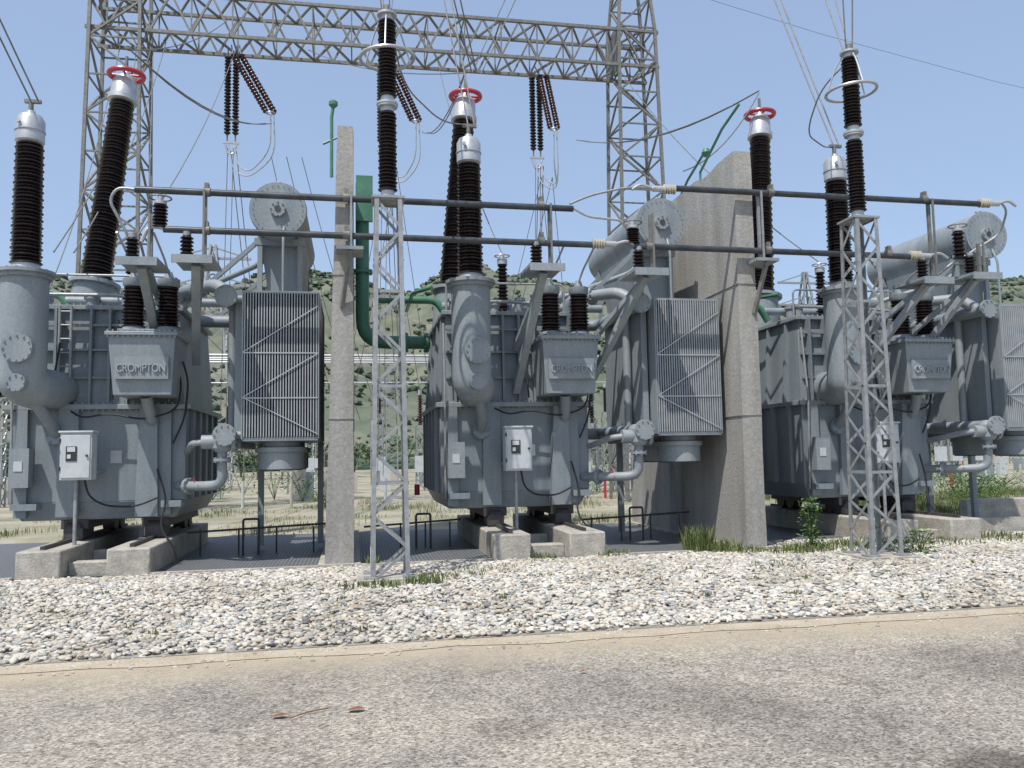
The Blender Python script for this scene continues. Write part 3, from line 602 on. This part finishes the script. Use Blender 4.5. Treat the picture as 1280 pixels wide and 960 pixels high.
KERB=mat("flush_kerb_concrete",(.38,.315,.22),.9,0,(.48,.41,.31),3.5,.35,.65,.4,40,False,.5)
V=[];F=[]
for i in range(601):
    x=-60+i*.2;V+=[(x,-4.12+.09*noise.noise(Vector((x*1.3,0,0)))+.04*noise.noise(Vector((x*6,1,0))),-.001),(x,-3.80,-.001)]
    if i: F.append((2*i-2,2*i,2*i+1,2*i-1))
me=bpy.data.meshes.new("road_edge_strip");me.from_pydata(V,[],F);me.materials.append(KERB);bpy.context.collection.objects.link(bpy.data.objects.new("road_edge_strip",me))
BED=mat("gravel_base",(.22,.205,.175),.95,0,(.34,.32,.27),8,.4,.6,.6,40,False,.5)
sheet("gravel_base",-60,60,-3.82,7,.003,BED)
def gratemat():
    m=bpy.data.materials.new("pit_grating");m.use_nodes=True;N=m.node_tree.nodes;L=m.node_tree.links;b=N["Principled BSDF"];b.inputs["Roughness"].default_value=.6
    tc=N.new("ShaderNodeTexCoord");br=N.new("ShaderNodeTexBrick");br.inputs["Scale"].default_value=12;br.offset=0;br.inputs["Color1"].default_value=(.05,.055,.06,1);br.inputs["Color2"].default_value=(.08,.085,.09,1);br.inputs["Mortar"].default_value=(.24,.25,.255,1);br.inputs["Mortar Size"].default_value=.06
    br.inputs["Brick Width"].default_value=.7;br.inputs["Row Height"].default_value=.7
    L.new(tc.outputs["Object"],br.inputs["Vector"]);L.new(br.outputs[0],b.inputs["Base Color"]);return m
GR=gratemat()
for x0,x1 in ((-9,-.95),(-.42,5.78),(6.2,12.45)): 
    o=sheet("oil_pit_grating",x0,x1,1.5,7.3,.02,GR)
cu=Ob("concrete_kerb",(0,0,0))
for x0,x1 in ((-9,-5.1),(-3.3,-.97),(-.4,1.6),(3.42,5.75)): cu.box("kerb",CONC2,x0,x1,1.38,1.5,-.05,.05)
cu.box("kerb",CONC2,10.2,12.5,2.6,2.8,-.05,.28);cu.finish()
bw=Ob("low_concrete_wall",(0,0,0));bw.box("wall",CONC2,12.95,30,5.3,5.5,-.05,.45);bw.finish({"wall":.02})
# ---------------------------------------------------------------- gravel stones
def stonemat():
    m=bpy.data.materials.new("river_stones");m.use_nodes=True;N=m.node_tree.nodes;L=m.node_tree.links;b=N["Principled BSDF"];b.inputs["Roughness"].default_value=.8
    g=N.new("ShaderNodeNewGeometry");r=N.new("ShaderNodeValToRGB");r.color_ramp.interpolation='CONSTANT';e=r.color_ramp.elements
    e[0].position=0;e[0].color=(.50,.475,.42,1);e[1].position=.92;e[1].color=(.2,.2,.2,1)
    for p,c in ((.16,(.58,.55,.49)),(.30,(.43,.405,.35)),(.42,(.52,.47,.385)),(.52,(.62,.59,.53)),(.64,(.36,.345,.315)),(.72,(.41,.345,.28)),(.80,(.34,.35,.35)),(.95,(.52,.49,.43))): e.new(p).color=(*c,1)
    L.new(g.outputs["Random Per Island"],r.inputs[0])
    tc=N.new("ShaderNodeTexCoord");n=N.new("ShaderNodeTexNoise");n.inputs["Scale"].default_value=30;n.inputs["Detail"].default_value=5;L.new(tc.outputs["Object"],n.inputs["Vector"])
    mx=N.new("ShaderNodeMix");mx.data_type='RGBA';mx.blend_type='OVERLAY';mx.inputs[0].default_value=.35;L.new(r.outputs[0],mx.inputs[6]);L.new(n.outputs["Fac"],mx.inputs[7])
    n5=N.new("ShaderNodeTexNoise");n5.inputs["Scale"].default_value=.7;n5.inputs["Detail"].default_value=4;L.new(g.outputs["Position"],n5.inputs["Vector"])
    r5=N.new("ShaderNodeValToRGB");r5.color_ramp.elements[0].position=.35;r5.color_ramp.elements[0].color=(.82,.79,.73,1);r5.color_ramp.elements[1].position=.6;r5.color_ramp.elements[1].color=(1.08,1.07,1.05,1);L.new(n5.outputs["Fac"],r5.inputs[0])
    m3=N.new("ShaderNodeMix");m3.data_type='RGBA';m3.blend_type='MULTIPLY';m3.inputs[0].default_value=1;L.new(mx.outputs[2],m3.inputs[6]);L.new(r5.outputs[0],m3.inputs[7]);L.new(m3.outputs[2],b.inputs["Base Color"]);return m
SM=stonemat()
bm=bmesh.new();bmesh.ops.create_icosphere(bm,subdivisions=2,radius=1);bm.verts.ensure_lookup_table()
IV=np.array([v.co[:] for v in bm.verts]);IF=np.array([[v.index for v in f.verts] for f in bm.faces]);bm.free()
rng=np.random.default_rng(3)
def patch(n,size,name,smin=.016,smax=.038,zt=.035):
    nv=len(IV);Vs=np.zeros((n,nv,3))
    for i in range(n):
        s=smin+(smax-smin)*rng.random()**1.3
        if rng.random()<.05: s*=1.45
        sc=np.array([s*rng.uniform(.9,1.4),s*rng.uniform(.65,1.0),s*rng.uniform(.35,.6)])
        dfm=1+.2*np.sin(IV@rng.normal(0,1.8,3)+rng.uniform(0,6))+.12*np.sin(IV@rng.normal(0,3.4,3)+rng.uniform(0,6))
        v=IV*dfm[:,None]*sc;a=rng.uniform(0,6.28);t=rng.normal(0,.25);ca,sa=np.cos(a),np.sin(a);ct,st=np.cos(t),np.sin(t)
        v=v@np.array([[1,0,0],[0,ct,st],[0,-st,ct]])@np.array([[ca,sa,0],[-sa,ca,0],[0,0,1]])
        Vs[i]=v+np.array([rng.uniform(0,size),rng.uniform(0,size),rng.uniform(.0,zt)])
    Fs=(IF[None]+(np.arange(n)*nv)[:,None,None]).reshape(-1,3)
    me=bpy.data.meshes.new(name);me.vertices.add(n*nv);me.vertices.foreach_set("co",Vs.reshape(-1));me.loops.add(Fs.size);me.loops.foreach_set("vertex_index",Fs.reshape(-1).astype(np.int32))
    me.polygons.add(len(Fs));me.polygons.foreach_set("loop_start",np.arange(0,Fs.size,3,dtype=np.int32));me.update(calc_edges=True);me.polygons.foreach_set("use_smooth",[True]*len(Fs));me.materials.append(SM);me.validate();return me
PM=[patch(3700,2.5,"stones") for _ in range(2)]
ge=bpy.data.objects.new("gravel",None);bpy.context.collection.objects.link(ge)
def put(x,y,k):
    o=bpy.data.objects.new("stones",PM[k%2]);bpy.context.collection.objects.link(o);o.parent=ge
    if (k//2)%2: o.location=(x+2.5,y+2.5,0);o.rotation_euler=(0,0,math.pi)
    else: o.location=(x,y,0)
for i in range(-4,9):
    for j in range(2): put(i*2.5,-3.78+j*2.5,random.randrange(4))
for x in (12.5,15,17.5,20,22.5):
    for y in (1.22,2.9): put(x,y,random.randrange(4))
PS=patch(1000,1.3,"stones_strip")
for i in range(-8,10):
    o=bpy.data.objects.new("stones_strip",PS);bpy.context.collection.objects.link(o);o.parent=ge;o.location=(i*1.3,.1,0)
for x in (6.3,7.6,8.9,10.2,11.5):
    o=bpy.data.objects.new("stones_strip",PS);bpy.context.collection.objects.link(o);o.parent=ge;o.location=(x,1.2,0)
PE=patch(60,2.5,"stray_stones",.008,.026,.005)
for i in range(-4,6):
    o=bpy.data.objects.new("stray_stones",PE);bpy.context.collection.objects.link(o);o.parent=ge;o.location=(i*2.5,-4.35,0);o.scale=(1,.24,1)
lt=Ob("litter",(0,0,0))
def rag(x,y,s,m,part):
    V=[(x-s,y-s*.4,.012),(x+s*.2,y-s*.6,.02),(x+s,y,.012),(x+.1*s,y+s*.5,.022),(x-s*.8,y+s*.4,.01)];lt.add(part,m,V,[(0,1,3),(1,2,3),(0,3,4)])
rag(-.91,-5.75,.055,RUST,"dry_leaf");rag(-.44,-5.73,.06,RUST,"dry_leaf");rag(-3.3,-5.0,.06,RUST,"dry_leaf");rag(3.45,1.0,.08,PINK,"plastic_scrap");rag(2.6,.35,.12,RUST,"dry_leaf");rag(1.2,-5.2,.03,RUST,"dry_leaf")
lt.tube("twig",RUST,[(-.85,-5.82,.01),(-.75,-5.72,.012),(-.62,-5.66,.01)],.004,5);lt.finish()
# ---------------------------------------------------------------- hills
HM=mat("hill_scrub",(.095,.115,.075),1,0,(.20,.195,.145),.03,.40,.68,0,.16,False,.5)  # scrub tones with distance haze mixed into the colour, bluish and desaturated
def hz(x,y):
    t=(y-170)/260;ramp=t*t*(3-2*t) if t<1 else max(.2,1-(t-1)*.7)
    rd=88+14*math.exp(-((x-62)/28)**2)+8*math.exp(-((x+20)/40)**2)+16*math.exp(-((x-380)/90)**2)-6*math.exp(-((x-240)/60)**2)
    nz=noise.fractal(Vector((x*.012,y*.012,3)),1,2,5);nr=abs(noise.fractal(Vector((x*.02+9,y*.008,7)),1,2,4))
    return max(-1,(rd+nz*11)*ramp-nr*22*min(1,ramp*2)*(1-abs(ramp-.5)))
nx,ny=260,80;V=[];F=[]
for j in range(ny+1):
    for i in range(nx+1):
        x=-700+i*1700/nx;y=170+j*500/ny;V.append((x,y,hz(x,y)))
for j in range(ny):
    for i in range(nx): a=j*(nx+1)+i;F.append((a,a+1,a+nx+2,a+nx+1))
me=bpy.data.meshes.new("hills");me.from_pydata(V,[],F);me.materials.append(HM);me.polygons.foreach_set("use_smooth",[True]*len(F));bpy.context.collection.objects.link(bpy.data.objects.new("hills",me))
bm=bmesh.new();bmesh.ops.create_icosphere(bm,subdivisions=1,radius=1);bm.verts.ensure_lookup_table()
JV=np.array([v.co[:] for v in bm.verts]);JF=np.array([[v.index for v in f.verts] for f in bm.faces]);bm.free()
n=11000;Vs=np.zeros((n,len(JV),3))
for i in range(n):
    while True:
        x=rng.uniform(-230,460);y=rng.uniform(110,445)
        if noise.noise(Vector((x*.02,y*.02,5)))>rng.uniform(-.7,.3): break
    s=rng.uniform(.6,2.2);z=hz(x,y) if y>170 else 0
    Vs[i]=JV*rng.uniform(.65,1.25,(len(JV),1))*np.array([s*rng.uniform(.8,1.4),s,s*rng.uniform(.5,.8)])+np.array([x,y,z+s*.2])
Fs=(JF[None]+(np.arange(n)*len(JV))[:,None,None]).reshape(-1,3)
me=bpy.data.meshes.new("hill_bushes");me.from_pydata(Vs.reshape(-1,3).tolist(),[],Fs.tolist());me.materials.append(HILLSH);bpy.context.collection.objects.link(bpy.data.objects.new("hill_bushes",me))
# ---------------------------------------------------------------- light
sc=bpy.context.scene
w=bpy.data.worlds.new("World");sc.world=w;w.use_nodes=True;N=w.node_tree.nodes;L=w.node_tree.links
sk=N.new("ShaderNodeTexSky");sk.sky_type='NISHITA';sk.sun_disc=False
sd=Vector((-.42,-.46,1.12)).normalized()
el=math.asin(sd.z);az=math.atan2(sd.x,sd.y)
sk.sun_elevation=el;sk.sun_rotation=az;sk.air_density=1.1;sk.dust_density=1.6;sk.ozone_density=2.0;sk.altitude=300
mx=N.new("ShaderNodeMix");mx.data_type='RGBA';mx.inputs[0].default_value=.42;L.new(sk.outputs[0],mx.inputs[6]);mx.inputs[7].default_value=(4.4,5.6,8.0,1)
L.new(mx.outputs[2],N["Background"].inputs[0]);N["Background"].inputs[1].default_value=.135
sl=bpy.data.lights.new("sun","SUN");sl.energy=4.5;sl.angle=R(.5);sl.color=(1,.96,.90);so=bpy.data.objects.new("sun",sl);bpy.context.collection.objects.link(so);so.rotation_euler=sd.to_track_quat('Z','Y').to_euler();so.location=(0,0,30)
# ---------------------------------------------------------------- camera
th=R(4.93);ps=R(10.7);rr=.018
Fw=Vector((math.sin(ps)*math.cos(th),math.cos(ps)*math.cos(th),math.sin(th)));Rt=Vector((math.cos(ps),-math.sin(ps),0));Up=Rt.cross(Fw)
right=(Rt-Up*rr).normalized();up=(Up+Rt*rr).normalized()
M=Matrix((right,up,-Fw)).transposed().to_4x4();M.translation=Vector((-.45,-11.31,1.6))
cd=bpy.data.cameras.new("camera");co=bpy.data.objects.new("camera",cd);bpy.context.collection.objects.link(co);co.matrix_world=M
cd.sensor_width=36;cd.lens=1044/1280*36;cd.clip_start=.1;cd.clip_end=5000;sc.camera=co
sc.view_settings.view_transform='Standard';sc.view_settings.look='None';sc.view_settings.exposure=0
